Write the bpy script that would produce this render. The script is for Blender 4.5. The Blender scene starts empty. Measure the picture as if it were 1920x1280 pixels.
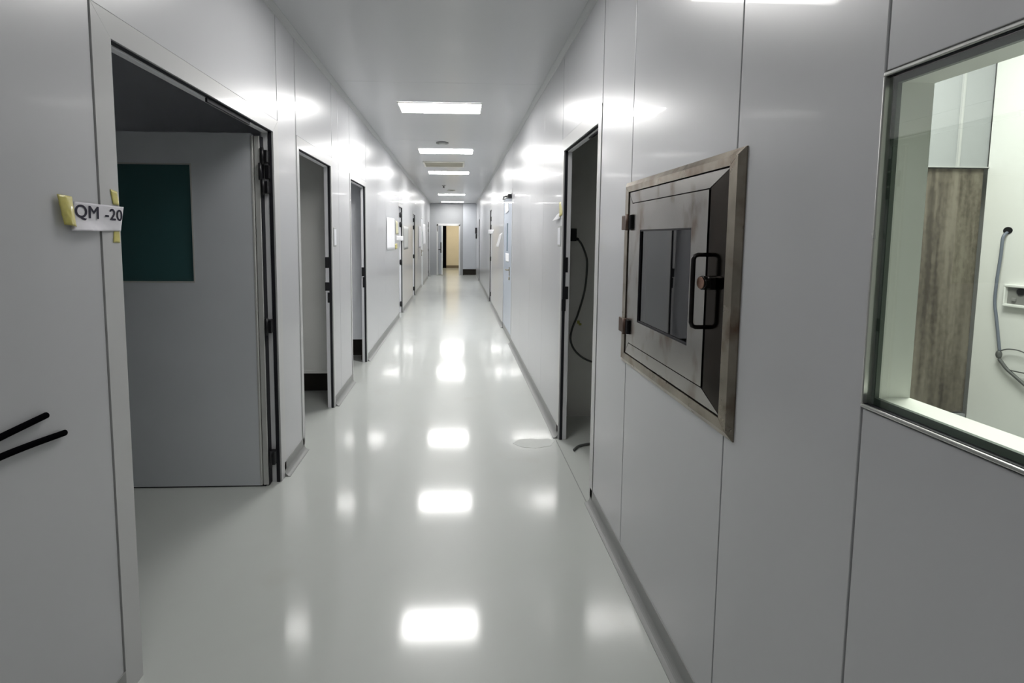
import bpy, bmesh, math, random
from mathutils import Vector, Matrix, noise
random.seed(7)
SC = bpy.context.scene
COL = SC.collection

# ------------------------------------------------------------------ materials
def mat(name, color, rough=0.5, metal=0.0, coat=0.0, coat_rough=0.05, spec=0.5, emit=None, strength=0.0,
        trans=0.0, ior=1.45, var=0.0, var_scale=3.0, rough_var=0.0, bump=0.0, bump_scale=40.0, stretch=(1, 1, 1), stain=None, stain_scale=5.0, stain_lo=.55, stain_hi=.75, aniso=0.0):
    m = bpy.data.materials.new(name); m.use_nodes = True
    nt = m.node_tree; b = nt.nodes['Principled BSDF']
    b.inputs['Base Color'].default_value = (*color, 1); b.inputs['Roughness'].default_value = rough
    b.inputs['Metallic'].default_value = metal; b.inputs['Coat Weight'].default_value = coat
    b.inputs['Coat Roughness'].default_value = coat_rough; b.inputs['Specular IOR Level'].default_value = spec
    b.inputs['Transmission Weight'].default_value = trans; b.inputs['IOR'].default_value = ior
    b.inputs['Anisotropic'].default_value = aniso
    if emit: b.inputs['Emission Color'].default_value = (*emit, 1); b.inputs['Emission Strength'].default_value = strength
    if var or rough_var or bump or stain:
        tc = nt.nodes.new('ShaderNodeTexCoord'); mp = nt.nodes.new('ShaderNodeMapping'); mp.inputs['Scale'].default_value = stretch
        nt.links.new(tc.outputs['Object'], mp.inputs['Vector'])
        def nz(scale, detail=4):
            n = nt.nodes.new('ShaderNodeTexNoise'); n.inputs['Scale'].default_value = scale; n.inputs['Detail'].default_value = detail
            nt.links.new(mp.outputs[0], n.inputs['Vector']); return n
        col_out = None
        if var:
            n = nz(var_scale, 5); r = nt.nodes.new('ShaderNodeValToRGB')
            r.color_ramp.elements[0].position = .3; r.color_ramp.elements[1].position = .7
            r.color_ramp.elements[0].color = (*[c * (1 - var) for c in color], 1)
            r.color_ramp.elements[1].color = (*[min(1, c * (1 + var)) for c in color], 1)
            nt.links.new(n.outputs['Fac'], r.inputs['Fac']); col_out = r.outputs['Color']
        if stain:
            n = nz(stain_scale, 6); r = nt.nodes.new('ShaderNodeMapRange')
            r.inputs['From Min'].default_value = stain_lo; r.inputs['From Max'].default_value = stain_hi
            nt.links.new(n.outputs['Fac'], r.inputs['Value'])
            mx = nt.nodes.new('ShaderNodeMix'); mx.data_type = 'RGBA'
            nt.links.new(r.outputs[0], mx.inputs['Factor'])
            if col_out: nt.links.new(col_out, mx.inputs['A'])
            else: mx.inputs['A'].default_value = (*color, 1)
            mx.inputs['B'].default_value = (*stain, 1); col_out = mx.outputs['Result']
        if col_out: nt.links.new(col_out, b.inputs['Base Color'])
        if rough_var:
            n = nz(var_scale * 1.7, 5); r = nt.nodes.new('ShaderNodeMapRange')
            r.inputs['To Min'].default_value = max(0.01, rough - rough_var); r.inputs['To Max'].default_value = rough + rough_var
            nt.links.new(n.outputs['Fac'], r.inputs['Value']); nt.links.new(r.outputs[0], b.inputs['Roughness'])
        if bump:
            n = nz(bump_scale, 2); bp = nt.nodes.new('ShaderNodeBump'); bp.inputs['Strength'].default_value = bump; bp.inputs['Distance'].default_value = .01
            nt.links.new(n.outputs['Fac'], bp.inputs['Height']); nt.links.new(bp.outputs[0], b.inputs['Normal'])
    return m

M = {}
M['wall'] = mat('painted_steel_panel', (.515, .52, .535), .30, spec=1.0, coat=.4, coat_rough=.035, var=.02, var_scale=1.2)
M['seam'] = mat('panel_joint', (.04, .04, .045), .6)
M['ceiling'] = mat('ceiling_panel', (.58, .585, .60), .34, coat=.3, coat_rough=.1, var=.02, var_scale=1.0)
M['floor'] = mat('grey_epoxy', (.56, .585, .555), .36, spec=.4, coat=.85, coat_rough=.10, var=.03, var_scale=1.3, rough_var=.05, bump=.05, bump_scale=5, stain=(.50, .50, .455), stain_scale=2.1, stain_lo=.62, stain_hi=.9)
M['cove'] = mat('cove_profile', (.29, .295, .287), .4, coat=.1)
M['trim'] = mat('ceiling_cove', (.50, .51, .51), .4)
M['frame'] = mat('aluminium_door_frame', (.545, .548, .545), .33, coat=.25, coat_rough=.08)
M['jamb'] = mat('jamb_profile', (.80, .80, .82), .4)
M['gasket'] = mat('black_gasket', (.012, .012, .017), .6)
M['black'] = mat('black_metal', (.010, .010, .012), .4)
M['leaf'] = mat('door_leaf_paint', (.78, .805, .84), .38, coat=.15, coat_rough=.1, var=.02)
M['blue_leaf'] = mat('pale_blue_door_paint', (.47, .52, .60), .36, coat=.3, coat_rough=.06)
M['edge'] = mat('door_edge_trim', (.62, .62, .60), .35)
M['tealglass'] = mat('dark_teal_glass', (.05, .13, .135), .08, spec=.5)
M['room'] = mat('room_panel', (.80, .81, .85), .4, var=.03)
M['roomolive'] = mat('service_panel', (.78, .78, .74), .45, var=.03)
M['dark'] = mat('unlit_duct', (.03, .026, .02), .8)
M['white'] = mat('white_painted_panel', (.78, .79, .76), .45, var=.01)
M['sillw'] = mat('white_sill', (.80, .82, .76), .35)
M['diffuser'] = mat('light_diffuser', (.9, .9, .9), .5, emit=(1.0, .985, .965), strength=14.5)
M['diffuser_weak'] = mat('light_diffuser_failing', (.9, .9, .9), .5, emit=(1.0, .985, .965), strength=3.2)  # unseen panel added overhead to brighten the open door leaf
M['diffuser_old'] = mat('light_diffuser_worn', (.9, .9, .9), .5, emit=(1.0, .985, .965), strength=6.5)  # nearest panel, dimmed to keep the near walls darker
M['fixture'] = mat('light_frame', (.75, .75, .73), .4)
M['vent'] = mat('vent_cream', (.84, .82, .74), .5)
M['ventd'] = mat('vent_recess', (.55, .53, .46), .7)
M['steel'] = mat('stainless_steel', (.36, .345, .325), .22, metal=1, var=.14, var_scale=3.5, rough_var=.08, stretch=(1, 1, .45), stain=(.15, .10, .065), stain_scale=11, stain_lo=.54, stain_hi=.74)
M['steelstrip'] = mat('tarnished_steel', (.028, .023, .018), .14, metal=1, var=.25, var_scale=6, rough_var=.05, stretch=(1, 1, .5), stain=(.035, .024, .016), stain_scale=10, stain_lo=.55, stain_hi=.8)  # darker and browner than the rest of the hatch steel
M['steelflange'] = mat('brown_stained_steel', (.29, .258, .215), .30, metal=1, var=.2, var_scale=12, rough_var=.1, stretch=(1, 1, .8), stain=(.15, .10, .07), stain_scale=11, stain_lo=.52, stain_hi=.75)
M['steelin'] = mat('chamber_steel', (.22, .22, .23), .35, metal=1)
M['rodblack'] = mat('dark_steel_rod', (.02, .018, .017), .22, metal=.6)
M['lockcap'] = mat('worn_brass_cap', (.32, .19, .14), .35, metal=.8)
M['brown'] = mat('brown_hinge', (.10, .06, .045), .45, metal=.3)
M['paper'] = mat('white_paper', (.74, .73, .77), .8, var=.03, var_scale=30)
M['paperbright'] = mat('bright_paper', (.80, .80, .82), .8)
M['tape'] = mat('yellow_tape', (.62, .56, .17), .35, coat=.3, var=.10, var_scale=40)
M['tapepale'] = mat('pale_yellow_tape', (.72, .70, .48), .5)
M['ink'] = mat('black_ink', (.012, .01, .03), .7)
M['plate'] = mat('grey_plate', (.44, .45, .44), .5)
M['cable'] = mat('grey_cable', (.10, .105, .10), .5)
M['bluecable'] = mat('grey_blue_cable', (.16, .18, .22), .45)
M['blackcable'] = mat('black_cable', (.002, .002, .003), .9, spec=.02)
M['tag'] = mat('yellow_tag', (.42, .40, .10), .6)
M['rubber'] = mat('black_rubber', (.015, .017, .017), .6)
M['alu'] = mat('aluminium_trim', (.62, .62, .60), .28, metal=.8)
M['beige'] = mat('beige_wall', (.66, .60, .47), .6, var=.03)
M['greyend'] = mat('end_wall_panel', (.31, .32, .33), .45, coat=.05, var=.02)
M['greycol'] = mat('end_column_panel', (.42, .44, .47), .42, var=.02)
M['handle'] = mat('door_handle_metal', (.35, .32, .25), .35, metal=.8)
M['plug'] = mat('ceramic_dark', (.25, .25, .24), .6)
M['skirt'] = mat('dark_skirting', (.16, .13, .09), .6)

def board_mat():
    m = bpy.data.materials.new('weathered_board'); m.use_nodes = True
    nt = m.node_tree; b = nt.nodes['Principled BSDF']; b.inputs['Roughness'].default_value = .8
    tc = nt.nodes.new('ShaderNodeTexCoord')
    def nz(sc, vec, d=5):
        mp = nt.nodes.new('ShaderNodeMapping'); mp.inputs['Scale'].default_value = vec
        nt.links.new(tc.outputs['Object'], mp.inputs['Vector'])
        n = nt.nodes.new('ShaderNodeTexNoise'); n.inputs['Scale'].default_value = sc; n.inputs['Detail'].default_value = d
        nt.links.new(mp.outputs[0], n.inputs['Vector']); return n
    a = nz(26, (1, 1, .06)); c = nz(60, (1, 1, .7), 4)
    mx = nt.nodes.new('ShaderNodeMix'); mx.data_type = 'FLOAT'; mx.inputs[0].default_value = .28
    nt.links.new(a.outputs['Fac'], mx.inputs[2]); nt.links.new(c.outputs['Fac'], mx.inputs[3])
    r = nt.nodes.new('ShaderNodeValToRGB')
    e = r.color_ramp.elements; e[0].position = .37; e[0].color = (.05, .041, .029, 1); e[1].position = .63; e[1].color = (.20, .18, .14, 1)
    x = r.color_ramp.elements.new(.5); x.color = (.125, .109, .082, 1)
    nt.links.new(mx.outputs[0], r.inputs['Fac']); nt.links.new(r.outputs[0], b.inputs['Base Color'])
    return m
M['board'] = board_mat()

def pane_mat(name, tint, refl_rough=.015, ior=1.5):
    # clear window glass: fresnel mix of a sharp reflection and tinted see-through
    m = bpy.data.materials.new(name); m.use_nodes = True
    nt = m.node_tree; nt.nodes.remove(nt.nodes['Principled BSDF'])
    fr = nt.nodes.new('ShaderNodeFresnel'); fr.inputs['IOR'].default_value = ior
    gl = nt.nodes.new('ShaderNodeBsdfGlossy'); gl.inputs['Roughness'].default_value = refl_rough
    tr = nt.nodes.new('ShaderNodeBsdfTransparent'); tr.inputs['Color'].default_value = (*tint, 1)
    mx = nt.nodes.new('ShaderNodeMixShader')
    ge = nt.nodes.new('ShaderNodeNewGeometry'); inv = nt.nodes.new('ShaderNodeMath'); inv.operation = 'SUBTRACT'; inv.inputs[0].default_value = 1.0
    mu = nt.nodes.new('ShaderNodeMath'); mu.operation = 'MULTIPLY'
    nt.links.new(ge.outputs['Backfacing'], inv.inputs[1]); nt.links.new(inv.outputs[0], mu.inputs[0]); nt.links.new(fr.outputs[0], mu.inputs[1])
    nt.links.new(mu.outputs[0], mx.inputs[0]); nt.links.new(tr.outputs[0], mx.inputs[1]); nt.links.new(gl.outputs[0], mx.inputs[2])
    nt.links.new(mx.outputs[0], nt.nodes['Material Output'].inputs['Surface'])
    return m
M['glass'] = pane_mat('clear_window_glass', (.88, .91, .885), .012, 2.1)
M['spacer'] = mat('green_grey_spacer', (.10, .125, .105), .4)
M['endpanel'] = mat('grey_blue_panel', (.33, .345, .35), .4, coat=.2)
M['recess'] = mat('socket_recess', (.22, .22, .21), .6)
M['smoke'] = pane_mat('smoked_hatch_glass', (.6, .62, .65), .015, 2.2)

# ------------------------------------------------------------------ mesh helpers
# y values below are stations along the corridor (1 station unit = K metres); x and z are metres
K = 0.5238
def S(p): return Vector((p[0], p[1] * K, p[2]))
class MB:
    def __init__(self): self.bm = bmesh.new()
    def _new(self, before, mi):
        for f in self.bm.faces:
            if f.index == -1 or f not in before: f.material_index = mi
    def box(self, x0, x1, y0, y1, z0, z1, bev=0.0, mi=0):
        x0, x1 = sorted((x0, x1)); y0, y1 = sorted((y0 * K, y1 * K)); z0, z1 = sorted((z0, z1))
        r = bmesh.ops.create_cube(self.bm, size=1.0)
        vs = r['verts']
        for v in vs: v.co = Vector(((x0 + x1) / 2 + v.co.x * (x1 - x0), (y0 + y1) / 2 + v.co.y * (y1 - y0), (z0 + z1) / 2 + v.co.z * (z1 - z0)))
        fs = {f for v in vs for f in v.link_faces}
        for f in fs: f.material_index = mi
        if bev > 0:
            es = list({e for v in vs for e in v.link_edges})
            rr = bmesh.ops.bevel(self.bm, geom=es, offset=min(bev, .45 * min(x1 - x0, y1 - y0, z1 - z0)), segments=2, affect='EDGES', profile=.5)
            for f in rr['faces']: f.material_index = mi
        return self
    def prism(self, poly, axis, a0, a1, mi=0):
        # poly: list of 2D points in the plane of the other two axes (x: yz, y: xz, z: xy)
        def P(p, a):
            return S({'x': (a, p[0], p[1]), 'y': (p[0], a, p[1]), 'z': (p[0], p[1], a)}[axis])
        A = [self.bm.verts.new(P(p, a0)) for p in poly]; B = [self.bm.verts.new(P(p, a1)) for p in poly]
        n = len(poly); fs = [self.bm.faces.new(A), self.bm.faces.new(list(reversed(B)))]
        for i in range(n): fs.append(self.bm.faces.new((A[i], B[i], B[(i + 1) % n], A[(i + 1) % n])))
        for f in fs: f.material_index = mi
        return self
    def quadbox(self, front, back, mi=0):
        A = [self.bm.verts.new(S(p)) for p in front]; B = [self.bm.verts.new(S(p)) for p in back]
        n = len(A); fs = [self.bm.faces.new(A), self.bm.faces.new(list(reversed(B)))]
        for i in range(n): fs.append(self.bm.faces.new((A[i], B[i], B[(i + 1) % n], A[(i + 1) % n])))
        for f in fs: f.material_index = mi
        return self
    def cyl(self, p0, p1, r, seg=20, mi=0, r2=None, bev=0):
        p0, p1 = S(p0), S(p1); d = p1 - p0
        q = d.to_track_quat('Z', 'Y').to_matrix().to_4x4()
        mtx = Matrix.Translation((p0 + p1) / 2) @ q
        res = bmesh.ops.create_cone(self.bm, cap_ends=True, segments=seg, radius1=r, radius2=r if r2 is None else r2, depth=d.length, matrix=mtx)
        for f in {f for v in res['verts'] for f in v.link_faces}: f.material_index = mi; f.smooth = len(f.verts) == 4
        if bev:
            es = [e for e in {e for v in res['verts'] for e in v.link_edges} if any(len(f.verts) > 4 for f in e.link_faces)]
            bmesh.ops.bevel(self.bm, geom=es, offset=bev, segments=3, affect='EDGES', profile=.5)
        return self
    def ball(self, c, r, sc=(1, 1, 1), mi=0):
        res = bmesh.ops.create_uvsphere(self.bm, u_segments=16, v_segments=10, radius=r, matrix=Matrix.Translation(S(c)) @ Matrix.Diagonal((*sc, 1)))
        for f in {f for v in res['verts'] for f in v.link_faces}: f.material_index = mi; f.smooth = True
        return self
    def tube(self, pts, r, seg=10, mi=0, closed=False, smooth_n=6, r_end=None):
        pts = [S(p) for p in pts]
        if smooth_n > 1:
            out = []; n = len(pts)
            for i in range(n - 1):
                a = pts[max(0, i - 1)]; b = pts[i]; c = pts[i + 1]; d = pts[min(n - 1, i + 2)]
                for k in range(smooth_n):
                    t = k / smooth_n
                    out.append(.5 * ((2 * b) + (-a + c) * t + (2 * a - 5 * b + 4 * c - d) * t * t + (-a + 3 * b - 3 * c + d) * t ** 3))
            out.append(pts[-1]); pts = out
        rings = []; up = Vector((0, 0, 1)); N = len(pts); prev = None
        for i, p in enumerate(pts):
            t = (pts[min(N - 1, i + 1)] - pts[max(0, i - 1)]).normalized()
            if prev is None: u = t.orthogonal().normalized()
            else: u = (prev - t * prev.dot(t)).normalized()
            prev = u; w = t.cross(u)
            rr = r if r_end is None else r + (r_end - r) * i / (N - 1)
            rings.append([self.bm.verts.new(p + rr * (u * math.cos(2 * math.pi * k / seg) + w * math.sin(2 * math.pi * k / seg))) for k in range(seg)])
        for i in range(N - 1):
            for k in range(seg):
                f = self.bm.faces.new((rings[i][k], rings[i][(k + 1) % seg], rings[i + 1][(k + 1) % seg], rings[i + 1][k])); f.material_index = mi; f.smooth = True
        for ring, c, s in ((rings[0], pts[0] - (pts[1] - pts[0]).normalized() * r * .7, -1), (rings[-1], pts[-1] + (pts[-1] - pts[-2]).normalized() * r * .7, 1)):
            cv = self.bm.verts.new(c)
            for k in range(seg):
                f = self.bm.faces.new((ring[k], ring[(k + 1) % seg], cv)); f.material_index = mi; f.smooth = True
        return self
    def build(self, name, mats, parent=None):
        bmesh.ops.recalc_face_normals(self.bm, faces=self.bm.faces)
        me = bpy.data.meshes.new(name); self.bm.to_mesh(me); self.bm.free()
        for m in (mats if isinstance(mats, (list, tuple)) else [mats]): me.materials.append(m)
        o = bpy.data.objects.new(name, me); COL.objects.link(o)
        if parent is not None:
            o.parent = parent; o.matrix_parent_inverse = parent.matrix_world.inverted()
        return o

def tag(o, label=None, cat=None, group=None, kind=None):
    if label: o['label'] = label
    if cat: o['category'] = cat
    if group: o['group'] = group
    if kind: o['kind'] = kind
    return o
def empty(name, loc, label, cat, group=None, kind=None):
    o = bpy.data.objects.new(name, None); COL.objects.link(o); o.location = S(loc); o.empty_display_size = .1
    o.matrix_world = Matrix.Translation(S(loc))
    return tag(o, label, cat, group, kind)
def struct(o, label=None, cat=None): return tag(o, label, cat, None, 'structure')

# ------------------------------------------------------------------ dimensions (metres; corridor runs along +Y)
XL, XR, ZC, TH = -1.0356, 0.7364, 2.73, 0.055
Y0, Y1 = -14.0, 31.0
def wx(side, d):            # x of a point d metres into the wall (negative = towards the corridor)
    return XL - d if side < 0 else XR + d

# openings: y0, y1, top z, frame width
OPEN_L = [(2.56, 4.685, 2.035, .13, .075), (5.43, 6.765, 2.022, .075, .075), (8.0, 9.28, 2.01, .06, .06),
          (14.45, 15.42, 1.99, .06, .06), (19.0, 20.05, 1.985, .06, .06), (23.6, 24.5, 1.985, .06, .06), (28.75, 29.75, 1.985, .06, .06)]
OPEN_R = [(4.245, 5.60, 2.048, .10, .085), (10.85, 12.75, 2.045, .06, .06), (17.25, 18.15, 2.04, .06, .06), (26.2, 27.1, 2.04, .06, .06)]

def wall(side, openings, seams, extra_holes, name):
    b = MB()
    cuts = []                                     # (y0,y1,z0,z1)
    for (a, c, zt, w, wt) in openings: cuts.append((a - w, c + w, 0, zt + wt))
    cuts += extra_holes
    ys = sorted({Y0, Y1, *seams, *[k[0] for k in cuts], *[k[1] for k in cuts]})
    for ya, yb in zip(ys, ys[1:]):
        mid = (ya + yb) / 2
        def gap(y):
            if y in seams: return .004 if y < 5 else .0015
            return .007 if any(abs(y - k[0]) < 1e-6 or abs(y - k[1]) < 1e-6 for k in cuts) else 0
        ga, gb = gap(ya), gap(yb)
        spans = [(0, ZC)]
        for (c0, c1, z0, z1) in cuts:
            if c0 < mid < c1:
                ns = []
                for s0, s1 in spans:
                    if z0 > s0: ns.append((s0, min(z0, s1)))
                    if z1 < s1: ns.append((max(z1, s0), s1))
                spans = ns
        for s0, s1 in spans:
            b.box(wx(side, 0), wx(side, .045), ya + ga, yb - gb, s0 + (0 if s0 == 0 else .003), s1 - (0 if s1 == ZC else .003), .0012)
            b.box(wx(side, .018), wx(side, TH), ya, yb, s0, s1, 0, 1)
    return struct(b.build(name, [M['wall'], M['seam']]))

WIN = (0.25, 1.38, 1.149, 1.738)     # right wall viewing window
PASS = (2.11, 3.405, .94, 1.66)        # cut-out of the hatch
wl = wall(-1, OPEN_L, [-2.0, -.8, .4, 1.4, 5.33, 7.2, 10.6, 11.8, 13.0, 16.8, 18.0, 21.6, 22.8, 26.0, 27.2], [], 'wall_left')
tag(wl, 'long pale grey panel wall on the left with several doorways', 'wall')
wr = wall(1, OPEN_R, [-2.0, -.8, 1.38, 2.11, 3.405, 6.9, 8.1, 9.3, 14.2, 15.4, 19.6, 20.8, 22.0, 23.2, 24.4, 28.6], [WIN, PASS], 'wall_right')
tag(wr, 'long pale grey panel wall on the right with hatch and window', 'wall')

# floor and ceiling
b = MB(); b.box(-4.6, 3.2, Y0 - .2, 42, -.06, 0)
tag(struct(b.build('floor', M['floor'])), 'glossy pale grey epoxy floor reflecting the ceiling lights', 'floor')
LIGHT_Y = [-.6, 4.12, 8.2, 12.25, 16.3, 24.5, 29.6]
b = MB(); seams = [Y0 - .2, -9.35, -5.3, -1.25, 2.83, 6.91, 10.9, 14.95, 19.0, 23.0, 27.1, 31.06]
for a, c in zip(seams, seams[1:]):
    b.box(-4.6, 3.2, a + .0015, c - .0015, ZC, ZC + .05, .001)
b.box(-4.6, 3.2, Y0 - .2, 42, ZC + .012, ZC + .08, 0, 1)
b.box(-4.6, 3.2, 31.06, 42, ZC, ZC + .05)
tag(struct(b.build('ceiling', [M['ceiling'], M['seam']])), 'smooth pale grey panel ceiling of the corridor', 'ceiling')

# coved skirting
def skirting(side, gaps, name, ya=Y0, yb=Y1):
    b = MB(); ys = [ya]
    for g0, g1 in gaps: ys += [g0, g1]
    ys.append(yb)
    for a, c in zip(ys[0::2], ys[1::2]):
        if c - a < .02: continue
        R_ = .034; prof = [(0.004, 0), (-R_, 0), (-R_, .003)]
        for k in range(1, 8):
            t = k / 8 * math.pi / 2
            prof.append((-R_ + R_ * math.sin(t) - .003, .003 + R_ * (1 - math.cos(t))))
        prof += [(-.003, .04), (-.003, .088), (.004, .09)]
        b.prism([(wx(side, d), z) for d, z in prof], 'y', a, c)
    return struct(b.build(name, M['cove']))
tag(skirting(-1, [(2.56 - .13, 4.685 + .09), (5.43 - .03, 6.765 + .05), (8.0 - .03, 9.28 + .05)] + [(o[0], o[1] + .03) for o in OPEN_L[3:]], 'baseboard_left'), 'grey coved skirting along the left wall', 'skirting')
tag(skirting(1, [(4.245 - .04, 5.60 + .03)] + [(o[0], o[1]) for o in OPEN_R[1:]], 'baseboard_right'), 'grey coved skirting along the right wall', 'skirting')
def covetrim(side, name):
    b = MB(); w = .03
    prof = [(.0, ZC), (-w, ZC), (-w, ZC - .004), (-w + .006, ZC - .008), (-.010, ZC - w + .008), (-.006, ZC - w), (0, ZC - w - .002)]
    b.prism([(wx(side, d), z) for d, z in prof], 'y', Y0, Y1)
    return struct(b.build(name, M['trim']))
tag(covetrim(-1, 'trim_1'), 'narrow cove strip between left wall and ceiling', 'trim')
tag(covetrim(1, 'trim_2'), 'narrow cove strip between right wall and ceiling', 'trim')

# ------------------------------------------------------------------ doors
def frame_parts(side, o, root, gd=.012):
    y0, y1, zt, w, wt = o
    b = MB(); f0, f1 = wx(side, -.003), wx(side, TH)
    g = .0008
    # mitred flush members
    b.prism([(y0 - w, 0), (y0, 0), (y0, zt), (y0 - w + .0, zt + wt - g)], 'x', f0, f1)
    b.prism([(y1, 0), (y1 + w, 0), (y1 + w, zt + wt - g), (y1, zt)], 'x', f0, f1)
    b.prism([(y0 + g, zt), (y1 - g, zt), (y1 + w - g, zt + wt), (y0 - w + g, zt + wt)], 'x', f0, f1)
    b.build('frame', M['frame'], root)
    b = MB()
    a0, a1 = wx(side, .006), wx(side, .024)
    b.box(a0, a1, y1 - gd, y1 + .001, 0, zt); b.box(a0, a1, y0 - .001, y0 + .004, 0, zt); b.box(a0, a1, y0, y1, zt - .003, zt + .001)
    b.build('gasket', M['gasket'], root)
    b = MB()
    a0, a1 = wx(side, .0255), wx(side, .055)
    b.box(a0, a1, y1 - .008, y1 + .001, 0, zt, .002); b.box(a0, a1, y0 - .001, y0 + .008, 0, zt, .002); b.box(a0, a1, y0, y1, zt - .009, zt + .001, .002)
    b.build('door_stop', M['jamb'], root)

def hinge(x0, x1, y0, y1, z0, z1, root, name='hinge', double=True):
    b = MB(); xm = (x0 + x1) / 2
    b.box(x0, x1, y0, y1, z0, z1, .002)
    b.cyl((xm, y0 - .004, z0 - .012), (xm, y0 - .004, z1 + .012), .009, 14)
    return b.build(name, M['black'], root)

# door 1: big doorway with its leaf swung 90 degrees into the dark room
d1 = empty('door_1', (XL, 3.62, 0), 'wide left doorway nearest the camera, its grey leaf with dark window open', 'door', kind='structure')
frame_parts(-1, OPEN_L[0], d1)
b = MB(); yf, yb = 4.588, 4.655
LX0, LX1 = -2.20, -1.135
WX0, WX1, WZ0, WZ1 = -1.93, -1.466, 1.197, 1.838
b.box(WX1, LX1, yf, yb, .008, 2.012); b.box(LX0, WX0, yf, yb, .008, 2.012)
b.box(WX0, WX1, yf, yb, .008, WZ0, .0); b.box(WX0, WX1, yf, yb, WZ1, 2.012, .0)
leaf = b.build('leaf', M['leaf'], d1)
b = MB(); b.box(WX0, WX1, yf + .012, yb - .012, WZ0, WZ1); b.build('pane', M['tealglass'], leaf)
b = MB(); t = .008
b.box(WX0 - t, WX0, yf - .002, yf + .012, WZ0 - t, WZ1 + t); b.box(WX1, WX1 + t, yf - .002, yf + .012, WZ0 - t, WZ1 + t)
b.box(WX0, WX1, yf - .002, yf + .012, WZ0 - t, WZ0); b.box(WX0, WX1, yf - .002, yf + .012, WZ1, WZ1 + t)
b.build('window_bead', M['edge'], leaf)
b = MB(); b.box(LX1 - .001, LX1 + .012, yf - .003, yb, .008, 2.0, .003); b.box(LX1 + .016, LX1 + .046, yf + .004, yb + .004, .008, 2.0, .003)
b.build('edge_trim', M['edge'], leaf)
b = MB(); b.box(LX1 + .042, LX1 + .049, yf + .012, yb + .02, .006, 2.0); b.build('edge_seal', M['gasket'], leaf)
b = MB(); b.box(LX0, LX1 + .03, yf + .005, yb - .005, .0005, .008); b.build('drop_seal', M['gasket'], leaf)
b = MB(); b.box(XL - .055, XL - .064, 4.674, 4.72, 0, 2.035, .001); b.build('jamb_return', M['jamb'], d1)
for z0, z1 in ((1.858, 1.925), (1.69, 1.755), (.90, .975), (.125, .20)):
    hinge(-1.100, -1.052, 4.60, 4.684, z0, z1, d1)
b = MB(); b.cyl((-1.086, 4.585, 1.76), (-1.086, 4.585, 1.852), .009, 14); b.box(-1.076, -1.05, 4.64, 4.684, 1.77, 1.845, .003); b.build('hinge_link', M['black'], d1)
b = MB(); b.box(-1.06, -1.05, 3.55, 4.25, 2.012, 2.03, .001); b.build('header_seal', M['gasket'], d1)

def strikes(side, y1, specs, root):
    for z0, z1, d0, d1_ in specs:
        b = MB(); b.box(wx(side, d0), wx(side, d1_), y1 - .016, y1 - .006, z0, z1, .003)
        b.build('strike_plate', M['black'], root)
d2 = empty('door_2', (XL, 6.1, 0), 'open doorway second on the left beyond the wide doorway', 'door', kind='structure')
frame_parts(-1, OPEN_L[1], d2)
strikes(-1, OPEN_L[1][1], [(1.19, 1.28, .022, .056), (1.00, 1.07, .024, .060), (.90, .985, .012, .040)], d2)
b = MB(); b.box(wx(-1, .024), wx(-1, .05), 5.44, 5.54, 1.985, 2.012, .003); b.build('latch_keeper', M['black'], d2)
d3 = empty('door_3', (XL, 8.6, 0), 'open doorway third on the left with narrow dark gap', 'door', kind='structure')
frame_parts(-1, OPEN_L[2], d3)
strikes(-1, OPEN_L[2][1], [(1.00, 1.10, .02, .05), (.87, .99, .008, .04)], d3)

def shut_door(side, o, root, leafmat, dark=True):
    y0, y1, zt, w, wt = o
    frame_parts(side, o, root, .014)
    b = MB(); b.box(wx(side, .056), wx(side, .098), y0 - .02, y1 + .02, .008, zt + .02, .002)
    lf = b.build('leaf', leafmat, root)
    for z0, z1 in ((1.82, 1.90), (1.64, 1.72), (.93, 1.01), (.13, .21)):
        b = MB(); b.box(wx(side, .004), wx(side, .054), y1 - .022, y1 - .004, z0, z1, .003); b.cyl((wx(side, .03), y1 - .026, z0 - .01), (wx(side, .03), y1 - .026, z1 + .01), .014, 12)
        b.build('hinge', M['black'], root)
    return lf
d4 = empty('door_4', (XL, 14.9, 0), 'shut recessed left door right after the taped notices', 'door', kind='structure'); shut_door(-1, OPEN_L[3], d4, M['leaf'])
d5 = empty('door_5', (XL, 19.5, 0), 'shut recessed left door with black hinges farther down the corridor', 'door', kind='structure'); shut_door(-1, OPEN_L[4], d5, M['leaf'])
# door 6: flush leaf with narrow window and handle
def flush_door(side, o, root, leafmat, win, handle_y, handle_z, kick=None):
    y0, y1, zt, w, wt = o
    frame_parts(side, o, root, .004)
    wy0, wy1, wz0, wz1 = win
    b = MB(); a0, a1 = wx(side, .004), wx(side, .045)
    b.box(a0, a1, y0 + .005, wy0, .008, zt - .007, .002); b.box(a0, a1, wy1, y1 - .005, .008, zt - .007, .002)
    b.box(a0, a1, wy0, wy1, .008, wz0); b.box(a0, a1, wy0, wy1, wz1, zt - .007)
    lf = b.build('leaf', leafmat, root)
    b = MB(); b.box(wx(side, .015), wx(side, .03), wy0, wy1, wz0, wz1); b.build('pane', M['tealglass'], lf)
    s = -1
    h = empty_part('door_handle', lf)
    b = MB(); x = wx(side, .004); xo = wx(side, -.045)
    b.box(x, wx(side, -.008), handle_y - .02, handle_y + .02, handle_z - .06, handle_z + .06, .003)
    b.cyl((x, handle_y, handle_z + .02), (xo, handle_y, handle_z + .02), .009); b.cyl((xo, handle_y - .008, handle_z + .02), (xo, handle_y + .13, handle_z + .02), .009)
    b.cyl((x, handle_y, handle_z - .10), (wx(side, -.012), handle_y, handle_z - .10), .022)
    b.build('door_handle', M['handle'], lf)
    if kick:
        b = MB(); b.box(wx(side, -.0005), wx(side, .0045), y0 + .01, y1 - .01, .01, kick, .001); b.build('kick_plate', M['cove'], lf)
    return lf
def empty_part(*a): return None
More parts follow.
